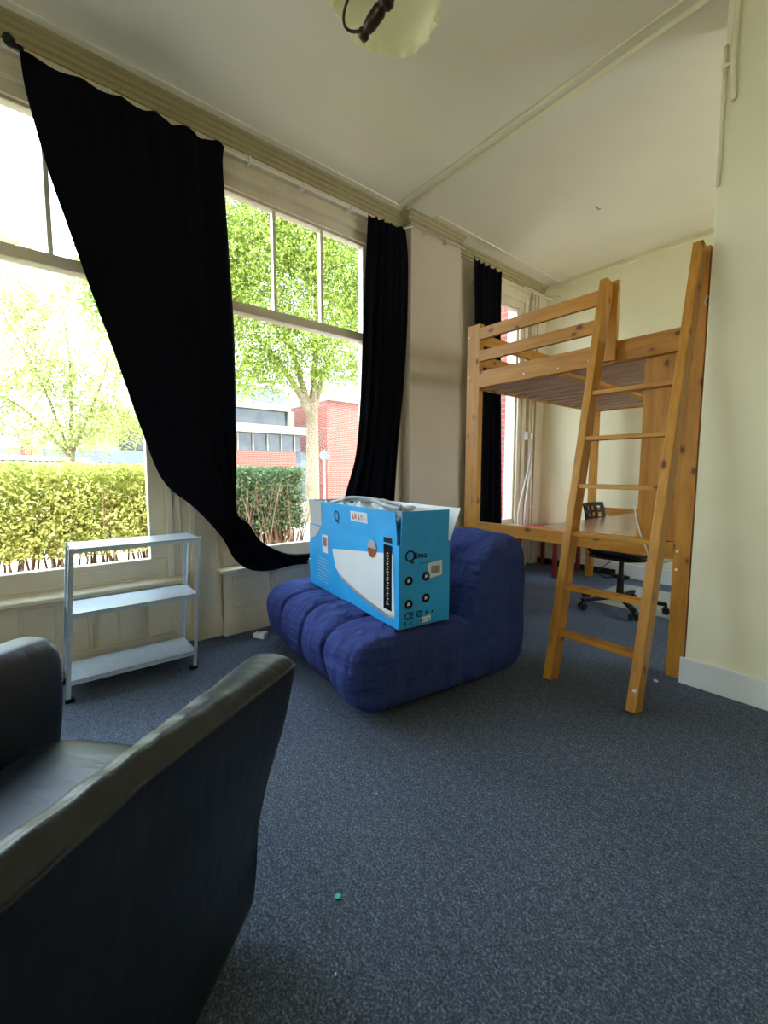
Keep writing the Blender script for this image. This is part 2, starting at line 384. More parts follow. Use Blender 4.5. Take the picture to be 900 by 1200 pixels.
# conduit on the partition corner
t = thing('cable_conduit', 'painted cable conduit on the corner of the right wall near the ceiling', 'conduit', (-.68, YP, 2.7))
bm = bmesh.new(); tube(bm, smooth_path([(-.655, YP-.012, 2.86), (-.665, YP-.014, 3.05), (-.66, YP-.014, 3.31)], 4), .012, 8); obj('pipe', bm, M['wall'], t, smooth=True)
bm = bmesh.new(); tube(bm, [(-.695, YP-.006, 2.5), (-.697, YP-.008, 3.12)], .009, 8); obj('cable', bm, M['wall'], t, smooth=True)
obj('clip', box(-.712, -.672, YP-.02, YP, 3.02, 3.035, .003), M['wall'], t)
bm = bmesh.new(); tube(bm, smooth_path([(-.702, YP-.001, 1.99), (-.702, YP-.03, 1.985), (-.708, YP-.036, 1.96), (-.706, YP-.026, 1.945)], 6), .003, 6)
tag(obj('wall_hook', bm, M['white'], smooth=True), 'small white screw hook on the edge of the right wall', 'hook')

# ------------------------------------------------------------------ curtain rail and curtains
r = thing('curtain_rail', 'white curtain rail along the window wall under the cornice', 'curtain rail', (-2.86, 1.5, 3.16))
bm = bmesh.new(); bx(bm, -2.882, -2.870, .02, 2.50, 3.124, 3.135, .002); obj('track', bm, M['white'], r)
bm = bmesh.new(); tube(bm, smooth_path([(-2.876, 2.49, 3.130), (-2.87, 2.58, 3.17), (-2.83, 2.65, 3.20), (-2.825, 2.9, 3.20), (-2.83, 3.3, 3.20), (-2.88, 3.40, 3.20), (-2.88, 4.5, 3.20)], 5), .0065, 8)
bm = bmesh.new(); tube(bm, [(-2.84, 2.64, 3.225), (-2.84, 3.32, 3.225)], .005, 8); obj('rail_rod', bm, M['trim'], r, smooth=True)
bm = bmesh.new(); tube(bm, [(-2.876, 2.49, 3.130), (-2.83, 2.65, 3.20)], .005, 8)
obj('rail_bend', bm, M['white'], r, smooth=True)
for y in (1.22, 1.62, 2.02, .45):
    obj('bracket', box(-2.93, -2.85, y, y+.012, 3.112, 3.150, .003), M['white'], r)
for y in (2.80, 3.05): obj('bracket', box(-2.87, -2.82, y, y+.012, 3.19, 3.235, .003), M['trim'], r)
bm = bmesh.new(); bmesh.ops.create_uvsphere(bm, u_segments=12, v_segments=8, radius=.026, matrix=Matrix.Translation((-2.85, .050, 3.15))); tube(bm, [(-2.87, .04, 3.15), (-2.85, .10, 3.135)], .012, 8)
obj('end_knob', bm, M['black'], r, smooth=True)
bm = bmesh.new(); tube(bm, smooth_path([(-2.93, 1.44, 3.13), (-2.925, 1.46, 3.08), (-2.92, 1.43, 3.05), (-2.92, 1.50, 3.045), (-2.915, 1.54, 3.03), (-2.92, 1.555, 2.965)], 5), .004, 6)
tube(bm, smooth_path([(-2.92, 1.42, 3.06), (-2.92, 1.46, 3.075), (-2.92, 1.48, 3.04)], 5), .004, 6)
tag(obj('cord_knot', bm, M['cord'], smooth=True), 'knotted scrap of white cord hanging from the casing over the middle window', 'cord')

def curtain(name, label, left, right, x, nf, amp, nu, nv, seed=0, xkeys=None, scallop=0, flat=1.0):
    rs = random.Random(seed); ph = [rs.uniform(0, 6.28) for _ in range(4)]
    def f(u, v):
        l = interp(left, v); q = interp(right, v)
        y = l[0]+(q[0]-l[0])*u; z = l[1]+(q[1]-l[1])*u
        w = math.sqrt((q[0]-l[0])**2+(q[1]-l[1])**2)
        a = amp*(.55+.45*v)*(flat+(1-flat)*max(0, min(1, (u-.45)*4)) if v < .45 else flat+(1-flat)*min(1, max(0, min(1, (u-.45)*4))+(v-.45)*4))
        xx = x if xkeys is None else interp(xkeys, v)[0]
        uu = u+.05*math.sin(4*u+ph[3])
        d = a*math.sin(2*PI*nf*uu+ph[0])+a*.45*math.sin(2*PI*nf*2.3*uu+ph[1]+2*v)+a*.3*math.sin(9*u+5*v+ph[2])
        z += -scallop*abs(math.sin(PI*nf*uu))*max(0, 1-v*6)
        return (xx+d, y, z)
    bm, V = grid(f, nu, nv)
    o = obj(name, bm, M['curtain'], None, smooth=True, sub=1, solid=.007)
    return tag(o, label, 'curtain')
# curtain 1 : swept to the right, tail gathered onto the dado
L1 = [(.085, 3.135), (.10, 2.95), (.165, 2.62), (.235, 2.36), (.32, 2.06), (.42, 1.72), (.515, 1.38), (.62, 1.07), (.79, .90), (.949, .705), (1.03, .545), (1.13, .465), (1.25, .44), (1.36, .445), (1.46, .455), (1.56, .45)]
R1 = [(1.06, 3.145), (1.045, 3.02), (1.055, 2.75), (1.065, 2.45), (1.075, 2.15), (1.077, 1.9), (1.075, 1.65), (1.07, 1.4), (1.06, 1.15), (1.045, .92), (1.06, .84), (1.12, .79), (1.19, .67), (1.30, .59), (1.43, .535), (1.60, .52)]
curtain('curtain', 'wide near-black curtain swept sideways between the left and middle windows', L1, R1, -2.82, 5, .017, 90, 90, 3,
        xkeys=[(-2.85,), (-2.84,), (-2.83,), (-2.82,), (-2.82,), (-2.81,), (-2.81,), (-2.80,), (-2.80,), (-2.80,)], scallop=.02, flat=.12)
curtain('curtain', 'narrow near-black curtain gathered against the plastered pier', [(2.175, 3.14), (2.155, 2.85), (2.12, 2.3), (2.09, 1.7), (2.04, 1.25), (1.93, .90), (1.91, .55)],
        [(2.555, 3.165), (2.585, 2.9), (2.58, 2.35), (2.545, 1.85), (2.49, 1.4), (2.44, .85), (2.42, .55)], -2.83, 4.5, .026, 60, 40, 5, scallop=.03)
curtain('curtain', 'near-black curtain hanging behind the loft bed post', [(3.46, 3.22), (3.49, 2.6), (3.48, 1.6), (3.47, .55)], [(3.92, 3.21), (3.93, 2.6), (3.95, 1.8), (4.0, .55)], -2.85, 5, .022, 60, 30, 9, scallop=.035)

# ------------------------------------------------------------------ loft bed
bed = thing('loft_bed', 'pine loft bed with guard rails and a desk built in beneath', 'bed', (-1.5, 3.7, 0))
Y0 = 2.685
def post(x0, x1, y0, y1, z1): return obj('post', box(x0, x1, y0, y1, 0, z1, .004), M['wz'], bed)
post(-2.255, -2.135, Y0, Y0+.05, 2.235)
post(-.795, -.715, Y0, Y0+.07, 2.25)
post(-2.21, -2.14, 4.66, 4.72, 2.2)
post(-.79, -.72, 4.66, 4.72, 2.2)
def rail(name, z0, z1, x0, x1, y0=Y0-.002, y1=Y0+.028, m='wx'): return obj(name, box(x0, x1, y0, y1, z0, z1, .004), M[m], bed)
rail('guard_rail', 2.115, 2.20, -2.137, -1.19); rail('guard_rail', 1.955, 2.035, -2.137, -1.19)
rail('side_board', 1.762, 1.882, -2.137, -.795)
obj('guard_post', box(-1.215, -1.135, Y0-.03, Y0+.0, 1.77, 2.215, .004), M['wz'], bed)
rail('desk_rail', .652, .742, -2.137, -.795)
for z0, z1 in ((2.115, 2.20), (1.955, 2.035)):                      # side guard rails on the window side
    obj('guard_rail', box(-2.235, -2.208, Y0+.05, 4.70, z0, z1, .004), M['wy'], bed)
obj('side_board', box(-2.205, -2.178, Y0+.03, 4.68, 1.762, 1.882, .004), M['wy'], bed)
obj('side_board', box(-.78, -.753, Y0+.07, 4.68, 1.762, 1.882, .004), M['wy'], bed)
rail('side_board', 1.762, 1.882, -2.14, -.79, 4.665, 4.695)
rail('back_rail', .675, .762, -2.14, -.79, 4.655, 4.685)
obj('centre_beam', box(-1.52, -1.45, Y0+.03, 4.66, 1.745, 1.766, .004), M['wy'], bed)
for k in range(12):
    y = Y0+.09+k*.160; obj('slat', box(-2.176, -.785, y, y+.088, 1.768, 1.790, .002), M['slat'], bed)
obj('end_panel', box(-1.0, -.80, Y0+.04, Y0+.068, .745, 1.763, .004), M['wz'], bed)
obj('desk_top', box(-1.66, -.80, Y0+.03, 4.64, .722, .744, .003), M['deskm'], bed)
obj('desk_rail', box(-1.64, -1.615, Y0+.03, 4.64, .665, .720, .003), M['wy'], bed)
for x, z in ((-.775, .60), (-.775, .70), (-.77, 1.80), (-.77, 1.86), (-2.235, 2.15), (-2.235, 1.85), (-2.235, 1.79), (-1.5, 1.79), (-1.75, 1.80), (-1.3, 1.80)):
    bm = bmesh.new(); lathe(bm, [(.006, 0), (.0075, .001), (.006, .003)], 0, 0, 10)
    for v in bm.verts: v.co = Vector((x+v.co.x, Y0-.002-v.co.z, z+v.co.y))
    obj('screw', bm, M['screw'], bed)
bm = bmesh.new(); lathe(bm, [(.008, 0), (.009, .001), (.008, .003)], 0, 0, 10)
for v in bm.verts: v.co = Vector((-.905+v.co.x, Y0+.04-v.co.z, .79+v.co.y*1.3))
obj('screw', bm, M['screw'], bed)

# ladder
lad = thing('bed_ladder', 'slanting pine ladder with six flat rungs in front of the loft bed', 'ladder', (-.96, 2.13, 0))
def ly(z): return 2.13+.49*z/2.2
for xs, zt in ((-1.185, 2.205), (-.742, 2.235)):
    bm = beam((xs+(.018 if xs < -1 else -.008), ly(.0)-.0, .012), (xs, ly(zt), zt), .044, .088, .005, up=(0, -1, .25))
    st = obj('side_rail', bm, M['wz'], lad)
for z in (.262, .505, .79, 1.048, 1.308, 1.56):
    y = ly(z); obj('rung', box(-1.165, -.757, y-.038, y+.03, z-.012, z+.012, .004), M['wx'], lad)
bm = bmesh.new(); prism(bm, [(-.752, .12), (-.738, .13), (-.735, .10), (-.748, .075), (-.757, .10)], ly(.1)-.045, ly(.1)-.040, 'xz')
obj('paint_chip', bm, M['boxwhite'], lad)

# ------------------------------------------------------------------ under the bed
# glossy floor mat
tag(obj('chair_mat', box(-1.80, -.62, 3.765, 4.60, 0.0, .004, .001), M['matt']), 'glossy pale plastic mat on the carpet beneath the office chair', 'chair mat')
# red table at the far wall
rt = thing('red_table', 'low red table standing against the far wall behind the desk', 'table', (-2.58, 4.55, 0))
obj('tabletop', box(-2.86, -2.30, 4.24, 4.86, .47, .50, .004), M['red'], rt)
for x in (-2.80, -2.36):
    for y in (4.30, 4.81): obj('leg', box(x-.02, x+.02, y-.02, y+.02, 0, .47, .004), M['darkred'], rt)
struct(obj('dark_strip_alcove', box(XW+.06, -1.98, YF-.03, YF-.018, 0, .07, .003), M['dark']))  # thin near-black strip along the foot of the far wall

# office chair
ch = thing('office_chair', 'black plastic swivel office chair with perforated back on castors', 'chair', (-1.47, 3.74, .0045), math.radians(1))
bm = bmesh.new(); lathe(bm, [(.045, .07), (.05, .075), (.05, .11), (.028, .12), (.026, .26), (.019, .27), (.019, .43), (.05, .435)], 0, 0, 20); obj('gas_lift', bm, M['black'], ch, False, smooth=False)
for k in range(5):
    a = 2*PI*k/5+.35; d = Vector((math.cos(a), math.sin(a), 0))
    obj('base_arm', beam(d*.03+Vector((0, 0, .095)), d*.33+Vector((0, 0, .078)), .035, .030, .006), M['black'], ch, False)
    p = d*.325; cst = bmesh.new(); s = Vector((-d.y, d.x, 0))
    for sg in (-1, 1): tube(cst, [p+s*(.010*sg)+Vector((0, 0, .027)), p+s*(.028*sg)+Vector((0, 0, .027))], .027, 14)
    tube(cst, [p+Vector((0, 0, .03)), p+Vector((0, 0, .085))], .009, 8)
    obj('castor', cst, M['black'], ch, False)
def seatf(u, v):
    x = -.21+.44*u; y = -.22+.44*v; r = ((abs(2*u-1))**4+(abs(2*v-1))**4)
    k = 1-.06*r; return (x*k, y*k, .46+.02*(2*v-1)**2-.025*max(0, u-.7)*3.3*u)
bm, V = grid(seatf, 14, 14); obj('seat', bm, M['black'], ch, False, smooth=True, solid=.03, sub=1)
bm = bmesh.new()
prism(bm, [(-.20, -.16), (-.12, -.2), (.12, -.2), (.2, -.1), (.2, .1), (.12, .2), (-.12, .2), (-.2, .16)], .425, .445, 'xy'); obj('seat_shell', bm, M['black'], ch, False)
bm = bmesh.new(); tube(bm, smooth_path([(-.10, 0, .43), (-.24, 0, .44), (-.275, 0, .50), (-.27, 0, .66)], 5), .016, 8); obj('back_support', bm, M['black'], ch, False, smooth=True)
# perforated back: bars around holes
bm = bmesh.new(); rows, cols = 4, 4
def bp(u, z, d): # u -1..1 across y
    return Vector((-.27+.05*u*u-.10*((z-.70)/.2)**2*.5+d, u*.185, z))
def steps(a, b, n, solid=.022, frac=.36):
    out = [a, a+solid]; cell = (b-a-2*solid+frac*(b-a)/n/2)/n
    for k in range(n): out += [a+solid+cell*(k+1-frac), a+solid+cell*(k+1)]
    out[-1] = b; return out
zs = steps(.55, .86, 5); us = steps(-1, 1, 5, .10)
for i in range(len(zs)-1):
    for j in range(len(us)-1):
        if i % 2 == 1 and j % 2 == 1: continue
        P = [bp(us[j], zs[i], 0), bp(us[j+1], zs[i], 0), bp(us[j+1], zs[i+1], 0), bp(us[j], zs[i+1], 0)]
        bm.faces.new([bm.verts.new(p) for p in P])
bmesh.ops.remove_doubles(bm, verts=bm.verts, dist=.0005)
obj('backrest', bm, M['black'], ch, False, solid=.012)

# power strip, cords
bm = bmesh.new(); bx(bm, -1.98, -1.82, 4.80, 4.86, 0, .035, .006)
ps = tag(obj('power_strip', bm, M['black']), 'black power strip on the carpet by the far wall', 'power strip')
bm = bmesh.new(); tube(bm, smooth_path([(-1.86, 4.81, .03), (-1.90, 4.78, .12), (-1.80, 4.85, .30), (-1.74, 4.88, .55)], 6), .005, 6)
tube(bm, smooth_path([(-1.95, 4.80, .02), (-2.0, 4.70, .01), (-2.10, 4.76, .05), (-2.02, 4.86, .16)], 6), .005, 6)
tag(obj('power_cable', bm, M['black'], smooth=True), 'dark cables trailing from the black power strip up the far wall', 'cable')
bm = bmesh.new(); tube(bm, smooth_path([(-1.735, YF-.008, 1.75), (-1.75, YF-.010, 1.3), (-1.76, YF-.012, .95), (-1.70, YF-.02, .76)], 6), .004, 6)
tag(obj('wall_cable', bm, M['greycord'], smooth=True), 'thin grey cable hanging down the far wall beside the pine panel', 'cable')
bm = bmesh.new(); tube(bm, smooth_path([(-1.02, 2.735, .93), (-1.0, 2.72, .86), (-.955, 2.665, .78), (-.925, 2.665, .71), (-.90, 2.67, .65), (-.86, 2.72, .62), (-.80, 2.76, .645)], 6), .004, 6)
tag(obj('desk_cord', bm, M['cord'], smooth=True), 'white cord running down behind the ladder and looping under the pine desk edge', 'cord')
so = thing('wall_socket', 'white double socket low on the casing beside the bed window', 'socket', (-2.92, 4.57, 1.54))
obj('plate', box(-2.93, -2.90, 4.525, 4.575, 1.505, 1.60, .004), M['white'], so); obj('plug', box(-2.93, -2.875, 4.59, 4.64, 1.52, 1.58, .01), M['white'], so)
bm = bmesh.new(); tube(bm, smooth_path([(-2.88, 4.615, 1.52), (-2.86, 4.55, 1.25), (-2.84, 4.42, .95), (-2.82, 4.30, .70), (-2.80, 4.27, .51)], 6), .006, 6)
tube(bm, smooth_path([(-2.88, 4.62, 1.52), (-2.86, 4.60, 1.25), (-2.84, 4.50, .95), (-2.82, 4.43, .72), (-2.81, 4.41, .51)], 6), .006, 6)
tag(obj('socket_cord', bm, M['cord'], smooth=True), 'pair of white cords hanging from the socket down to the red table', 'cord')

# ------------------------------------------------------------------ metal shelf
sh = thing('metal_shelf', 'small galvanised three-tier shelf unit below the left window', 'shelf unit', (-2.66, .4, 0))
XF, XB = -2.525, -2.80; S0, S1 = .082, .690; LEAN = .052
def sy(y, z): return y+LEAN*z/.75
for x in (XF, XB):
    for y in (S0, S1):
        sg = 1 if y == S0 else -1; sx = -1 if x == XF else 1
        bm = bmesh.new()
        for (xa, xb, ya, yb) in ((x, x+sx*.003, y, y+sg*.020), (x, x+sx*.032, y, y+sg*.003)):
            bx(bm, min(xa, xb), max(xa, xb), min(ya, yb), max(ya, yb), 0, .755)
        for v in bm.verts: v.co.y += LEAN*v.co.z/.75
        p = obj('post', bm, M['metal'], sh)
        obj('foot', box(min(x, x+sx*.034)-.002, max(x, x+sx*.034)+.002, min(y, y+sg*.034)-.002, max(y, y+sg*.034)+.002, 0, .02, .003), M['black'], p)
for z in (.752, .435, .105):
    bm = bmesh.new(); a, b = sy(S0, z)+.003, sy(S1, z)-.003
    bx(bm, XB+.003, XF-.003, a, b, z-.003, z); bx(bm, XF-.006, XF-.003, a, b, z-.022, z); bx(bm, XB+.003, XB+.006, a, b, z-.022, z)
    bx(bm, XB+.003, XF-.003, a, a+.003, z-.022, z); bx(bm, XB+.003, XF-.003, b-.003, b, z-.022, z)
    obj('shelf_board', bm, M['metal'], sh)

# ------------------------------------------------------------------ blue sofa
sofa = thing('sofa', 'low armless blue sofa with quilted seat and slipcover', 'sofa', (-1.455, 1.10, 0), 0)
SU = Vector((-.9925, .122, 0)); SV = Vector((.122, .9925, 0)); W = 1.22
sofa.rotation_euler = (0, 0, math.atan2(SU.y, SU.x)-PI)          # local -x runs along SU, local y along SV
def loaf(prof, w0, w1, nseg, groove, edge=.10, nu=96, nv=130, wr=.006, seed=1, gz=lambda a: 1.0, endscale=.32):
    n = len(prof); cy = sum(p[0] for p in prof)/n; cz = sum(p[1] for p in prof)/n
    K = prof+[prof[0]]; rs = random.Random(seed); ph = [rs.uniform(0, 6.3) for _ in range(8)]
    def f(i, t):
        a = interp(K, i)
        x = -(w0+(w1-w0)*t)
        d = min(t, 1-t)*(w1-w0); s = 1.0; xo = 0
        if d < edge:
            q = 1-d/edge; s = 1-endscale*(1-math.sqrt(max(0, 1-q*q)))
        fr = (t*nseg) % 1.0; g = math.exp(-((min(fr, 1-fr)/nseg*(w1-w0))/.015)**2)
        if t*nseg < .5 or t*nseg > nseg-.5: g = 0
        y = cy+(a[0]-cy)*s; z = cz+(a[1]-cz)*s
        m = groove*g*gz(i); v = Vector((y-cy, z-cz)); L = v.length+1e-6
        wrk = wr*(math.sin(9*x+16*z+ph[0])+.7*math.sin(23*z-7*x+11*y+ph[1])+.5*math.sin(31*y+19*x+ph[2]))
        puff = .012*math.sin(PI*fr)*gz(i)
        v *= (1-(m-wrk*s-puff)/L)
        return (x, cy+v.x, max(.012, cz+v.y))
    bm, V = grid(f, nu, nv, True)
    # tucked ends
    for j, w in ((0, w0), (nv-1, w1)):
        ring = [V[i][j] for i in range(nu)]; prev = ring
        for k, s in enumerate((.82, .55, .25)):
            new = []
            for v in ring:
                p = Vector((v.co.x, cy+(v.co.y-cy)*s, cz+(v.co.z-cz)*s)); p.x += (.012+.006*k)*(1 if j == 0 else -1)
                p.x += .006*math.sin(20*p.z+7*p.y)*(1-.2*k)
                new.append(bm.verts.new(p))
            for i in range(nu): bm.faces.new((prev[i], prev[(i+1) % nu], new[(i+1) % nu], new[i]))
            prev = new
        bm.faces.new(prev)
    return bm
seatp = [(.03, .04), (-.045, .10), (-.075, .22), (-.045, .33), (.05, .385), (.20, .392), (.40, .385), (.58, .375), (.72, .36), (.80, .30), (.82, .17), (.78, .05), (.55, .03), (.28, .03)]
seat = obj('seat', loaf(seatp, 0, W, 4, .034, .07, gz=lambda i: 1.0 if (i < .55) else .2, seed=2, endscale=.10, wr=.006), M['sofa'], sofa, False, smooth=True, sub=1)
backp = [(.60, .04), (.59, .20), (.60, .36), (.63, .50), (.68, .62), (.745, .715), (.83, .775), (.93, .775), (1.00, .72), (1.03, .60), (1.035, .42), (1.03, .22), (1.00, .05), (.80, .03)]
obj('backrest', loaf(backp, -.005, W, 1, 0, .06, wr=.006, seed=5, endscale=.09), M['sofa'], sofa, False, smooth=True, sub=1)
obj('base', box(-W+.08, -.08, .10, .95, .0, .05, .01), M['black'], sofa, False)

# white plug adapter on the floor
ad = thing('plug_adapter', 'small white plug adapter on the carpet at the sofa corner', 'plug', (-2.74, 1.165, 0), .5)
obj('body', box(-.045, .045, -.022, .022, 0, .032, .006), M['boxwhite'], ad, False)
obj('socket_face', box(.012, .05, -.02, .02, .026, .045, .006), M['boxwhite'], ad, False)

# ------------------------------------------------------------------ air conditioner carton
ZB = .398
N_ = Vector((-1.447, 1.277, ZB)); BL = 1.05; BD = .30; BH = .392; FH = .155
au = (Vector((-2.50, 1.415, 0))-Vector((-1.447, 1.277, 0))).normalized(); av = Vector((-au.y, au.x, 0))*-1
if av.y < 0: av = -av
cart = thing('appliance_carton', 'blue and white air conditioner carton with open flaps on the blue sofa', 'box', N_)
cart.rotation_euler = (0, 0, math.atan2(-au.y, -au.x))            # local -x = au , local y = av
def cb(name, b, mat, p=cart): return obj(name, b, mat, p, False)
bm = bmesh.new(); T = .005
bx(bm, -BL, 0, 0, BD, 0, T); bx(bm, -BL, 0, 0, T, 0, BH); bx(bm, -BL, 0, BD-T, BD, 0, BH); bx(bm, -BL, -BL+T, T, BD-T, 0, BH); bx(bm, -T, 0, T, BD-T, 0, BH)
cb('carton_body', bm, M['blue'])
# flaps: front long (standing, leaning slightly out), near end (upright), rear long (folded out, white inside), far end
bm = bmesh.new(); mt = Matrix.Translation((0, T/2, BH)) @ Matrix.Rotation(math.radians(4), 4, 'X')
bx(bm, -BL+.02, -.015, -T/2, T/2, 0, FH, .001, mt); cb('front_flap', bm, M['blue'])
bm = bmesh.new(); mt = Matrix.Translation((-T/2, 0, BH)) @ Matrix.Rotation(math.radians(3), 4, 'Y')
bx(bm, -T/2, T/2, .012, BD-.012, 0, FH, .001, mt); cb('end_flap', bm, M['blue'])
bm = bmesh.new(); mt = Matrix.Translation((0, BD-T/2, BH)) @ Matrix.Rotation(math.radians(-24), 4, 'X')
bx(bm, -BL+.01, -.0, -T/2, T/2, 0, FH+.015, .001, mt); cb('rear_flap', bm, M['boxwhite'])
bm = bmesh.new(); mt = Matrix.Translation((-BL+T/2, 0, BH)) @ Matrix.Rotation(math.radians(-12), 4, 'Y')
bx(bm, -T/2, T/2, .012, BD-.012, 0, FH, .001, mt); cb('end_flap', bm, M['boxwhite'])
# printed graphics (thin inks on the faces)
FX = -.0012
def front(x, z): return Vector((x, -.0015, z))
def end(y, z): return Vector((.0015, y, z))
def poly(name, pts, mat, face, th=.001):
    bm = bmesh.new(); A = [bm.verts.new(face(*p)) for p in pts]; bm.faces.new(A)
    n = Vector((0, -1, 0)) if face in (front, fflap) else Vector((1, 0, 0))
    B = bmesh.ops.extrude_face_region(bm, geom=bm.faces[:])
    for v in [g for g in B['geom'] if isinstance(g, bmesh.types.BMVert)]: v.co += n*th
    return cb(name, bm, mat)
def fflap(x, z):
    a = math.radians(4); h = z-BH; return Vector((x, -.0015-h*math.sin(a), BH+h*math.cos(a)))
def eflap(y, z):
    a = math.radians(3); h = z-BH; return Vector((.0015+h*math.sin(a), y, BH+h*math.cos(a)))
# air conditioner picture: white unit
poly('printed_unit', [(-.70, .275), (-.09, .345), (-.045, .345), (-.03, .06), (-.10, .045), (-.40, .085), (-.60, .135), (-.655, .17)], M['boxwhite'], front)
poly('printed_unit_shade', [(-.645, .165), (-.595, .125), (-.40, .075), (-.10, .034), (-.03, .05), (-.03, .062), (-.10, .052), (-.40, .092), (-.60, .143)], M['boxgrey'], lambda a, b: front(a, b)+Vector((0, -.001, 0)))
poly('reflection_patch', [(-BL+.03, BH+.004), (-BL+.03, BH+FH-.004), (-.83, BH+FH-.004), (-.85, BH+.004)], M['boxgrey'], fflap)  # pale reflection painted onto the flap and the front face
poly('reflection_patch', [(-BL+.002, .29), (-BL+.002, BH-.004), (-.86, BH-.004), (-.95, .32)], M['boxgrey'], front)
poly('product_strip', [(-.125, .075), (-.125, .405-.02), (-.055, .405-.02), (-.055, .075)], M['black'], lambda a, b: front(a, b)+Vector((0, -.002, 0)), .001)
poly('product_strip', [(-.125, BH+.004), (-.125, BH+.028), (-.055, BH+.028), (-.055, BH+.004)], M['black'], fflap)
poly('energy_sticker', [(-.84, .235), (-.84, .345), (-.76, .345), (-.76, .235)], M['boxwhite'], front)
poly('warning_sticker', [(-.45, BH+.075), (-.45, BH+.128), (-.27, BH+.128), (-.27, BH+.075)], M['boxwhite'], fflap)
for k in range(5): poly('warning_mark', [(-.44+k*.033, BH+.085), (-.425+k*.033, BH+.118), (-.413+k*.033, BH+.085)] if k % 2 == 0 else [(-.44+k*.033, BH+.087), (-.44+k*.033, BH+.115), (-.418+k*.033, BH+.115), (-.418+k*.033, BH+.087)], M['orange'] if k < 3 else M['greycord'], lambda a, b: fflap(a, b)+Vector((0, -.001, 0)), .0006)
circ = lambda cx, cz, r, n=24, sx=1: [(cx+sx*r*math.cos(2*PI*k/n), cz+r*math.sin(2*PI*k/n)) for k in range(n)]
poly('price_badge', circ(-.235, .345, .045), M['orange'], lambda a, b: front(a, b)+Vector((0, -.002, 0)))
poly('price_badge_top', [(-.235+.043*math.cos(PI*k/12), .348+.043*math.sin(PI*k/12)) for k in range(13)], M['boxwhite'], lambda a, b: front(a, b)+Vector((0, -.0034, 0)))
poly('energy_mark', [(-.825, .275), (-.825, .33), (-.775, .33), (-.775, .275)], M['orange'], lambda a, b: front(a, b)+Vector((0, -.001, 0)), .0006)
poly('barcode_sticker', [(.165, .222), (.165, .295), (.25, .305), (.25, .232)], M['boxwhite'], end)
for k in range(9): poly('barcode_line', [(.185+k*.006, .245), (.185+k*.006, .28), (.188+k*.006, .28), (.188+k*.006, .245)], M['black'], lambda a, b: end(a, b)+Vector((.001, 0, 0)), .0005)
for cy_, cz_ in ((.055, .225), (.155, .235), (.055, .115), (.155, .13)):
    poly('icon_badge', circ(cy_, cz_, .022, 20), M['black'], end)
    poly('icon_symbol', [(cy_-.008, cz_-.008), (cy_-.008, cz_+.006), (cy_+.004, cz_+.010), (cy_+.008, cz_-.004)], M['boxwhite'], lambda a, b: end(a, b)+Vector((.001, 0, 0)), .0005)
poly('label_tag', [(.135, .012), (.135, .040), (.185, .044), (.185, .016)], M['boxwhite'], end)
def text(name, body, size, face, a, b, mat, ny=1.0, ls=1.0, vertical=False):
    c = bpy.data.curves.new(name, 'FONT'); c.body = body; c.size = size; c.extrude = .0004; c.space_character = ls
    o = bpy.data.objects.new(name, c); C.objects.link(o)
    dg = bpy.context.evaluated_depsgraph_get(); me = bpy.data.meshes.new_from_object(o.evaluated_get(dg)); bpy.data.objects.remove(o)
    for v in me.vertices:
        x, y = v.co.x, v.co.y*ny
        if vertical: x, y = -y, x
        off = v.co.z+.0012
        p = face(a+x, b+y)
        v.co = p+(Vector((0, -1, 0)) if face in (front, fflap) else Vector((1, 0, 0)))*off
    return link(name, me, mat, cart, False)
text('brand_initial', 'Q', .085, fflap, -.66, BH+.055, M['black'])
text('brand_name', 'Q', .075, end, .03, .315, M['black'])
text('brand_name', 'lima', .045, end, .085, .325, M['black'])
text('certification_marks', 'CE \u00d8 + \u2022', .045, end, .03, .045, M['black'])
text('small_print', 'II  U  T  ++  =', .026, end, .03, .015, M['black'])
text('strip_text', 'AIRCONDITIONER SPLIT', .026, lambda a, b: front(a, b)+Vector((0, -.003, 0)), -.082, .11, M['boxwhite'], vertical=True) if False else None
def fstrip(a, b): return Vector((a, -.0045, b))
for k in range(20):
    cb('strip_line', box(-.098+(k % 3)*.003, -.078-(k % 2)*.004, -.0053, -.0040, .10+k*.0128, .106+k*.0128), M['boxgrey'])
for k in range(8):
    cb('printed_line', box(-BL+.13, -BL+.30-.015*(k % 3), -.0018, -.0008, .19-k*.020, .1925-k*.020), M['boxgrey'])
for k in range(3):
    cb('printed_line', box(.0008, .0018, .11, .24-.02*k, .300-k*.0, .302), M['black']) if k == 0 else None
# crumpled polythene, cables and foam in the top
rs = random.Random(11)
def bagf(u, v):
    x = -.96+.90*u; y = .025+.22*v
    z = BH+.118+.040*math.sin(PI*u)*math.sin(PI*v)+.02*math.sin(23*u+9*v)+.014*math.sin(41*u-17*v)+.012*math.sin(60*v+13*u)
    return (x, y, z)
bm, V = grid(bagf, 60, 18); bag = tag(obj('plastic_bag', bm, M['plastic'], None, False, smooth=True, solid=.003), 'crumpled clear grey plastic bag stuffed in the top of the blue carton', 'bag')
bag.location = cart.location; bag.rotation_euler = cart.rotation_euler
hs = bmesh.new(); tube(hs, smooth_path([(-.82, .05, BH+.145), (-.62, .07, BH+.175), (-.40, .10, BH+.18), (-.25, .08, BH+.165), (-.12, .07, BH+.16), (-.06, .12, BH+.15)], 6), .011, 8)
tube(hs, smooth_path([(-.75, .10, BH+.14), (-.60, .04, BH+.185), (-.45, .09, BH+.19), (-.2, .13, BH+.17), (-.08, .05, BH+.16)], 6), .009, 8)
ho = tag(obj('drain_hose', hs, M['greycord'], None, False, smooth=True), 'grey hose coiled on the plastic bag in the open carton', 'hose'); ho.location = cart.location; ho.rotation_euler = cart.rotation_euler
fm = bmesh.new(); bx(fm, -.34, -.03, .10, .27, BH-.10, BH+.15, .01)
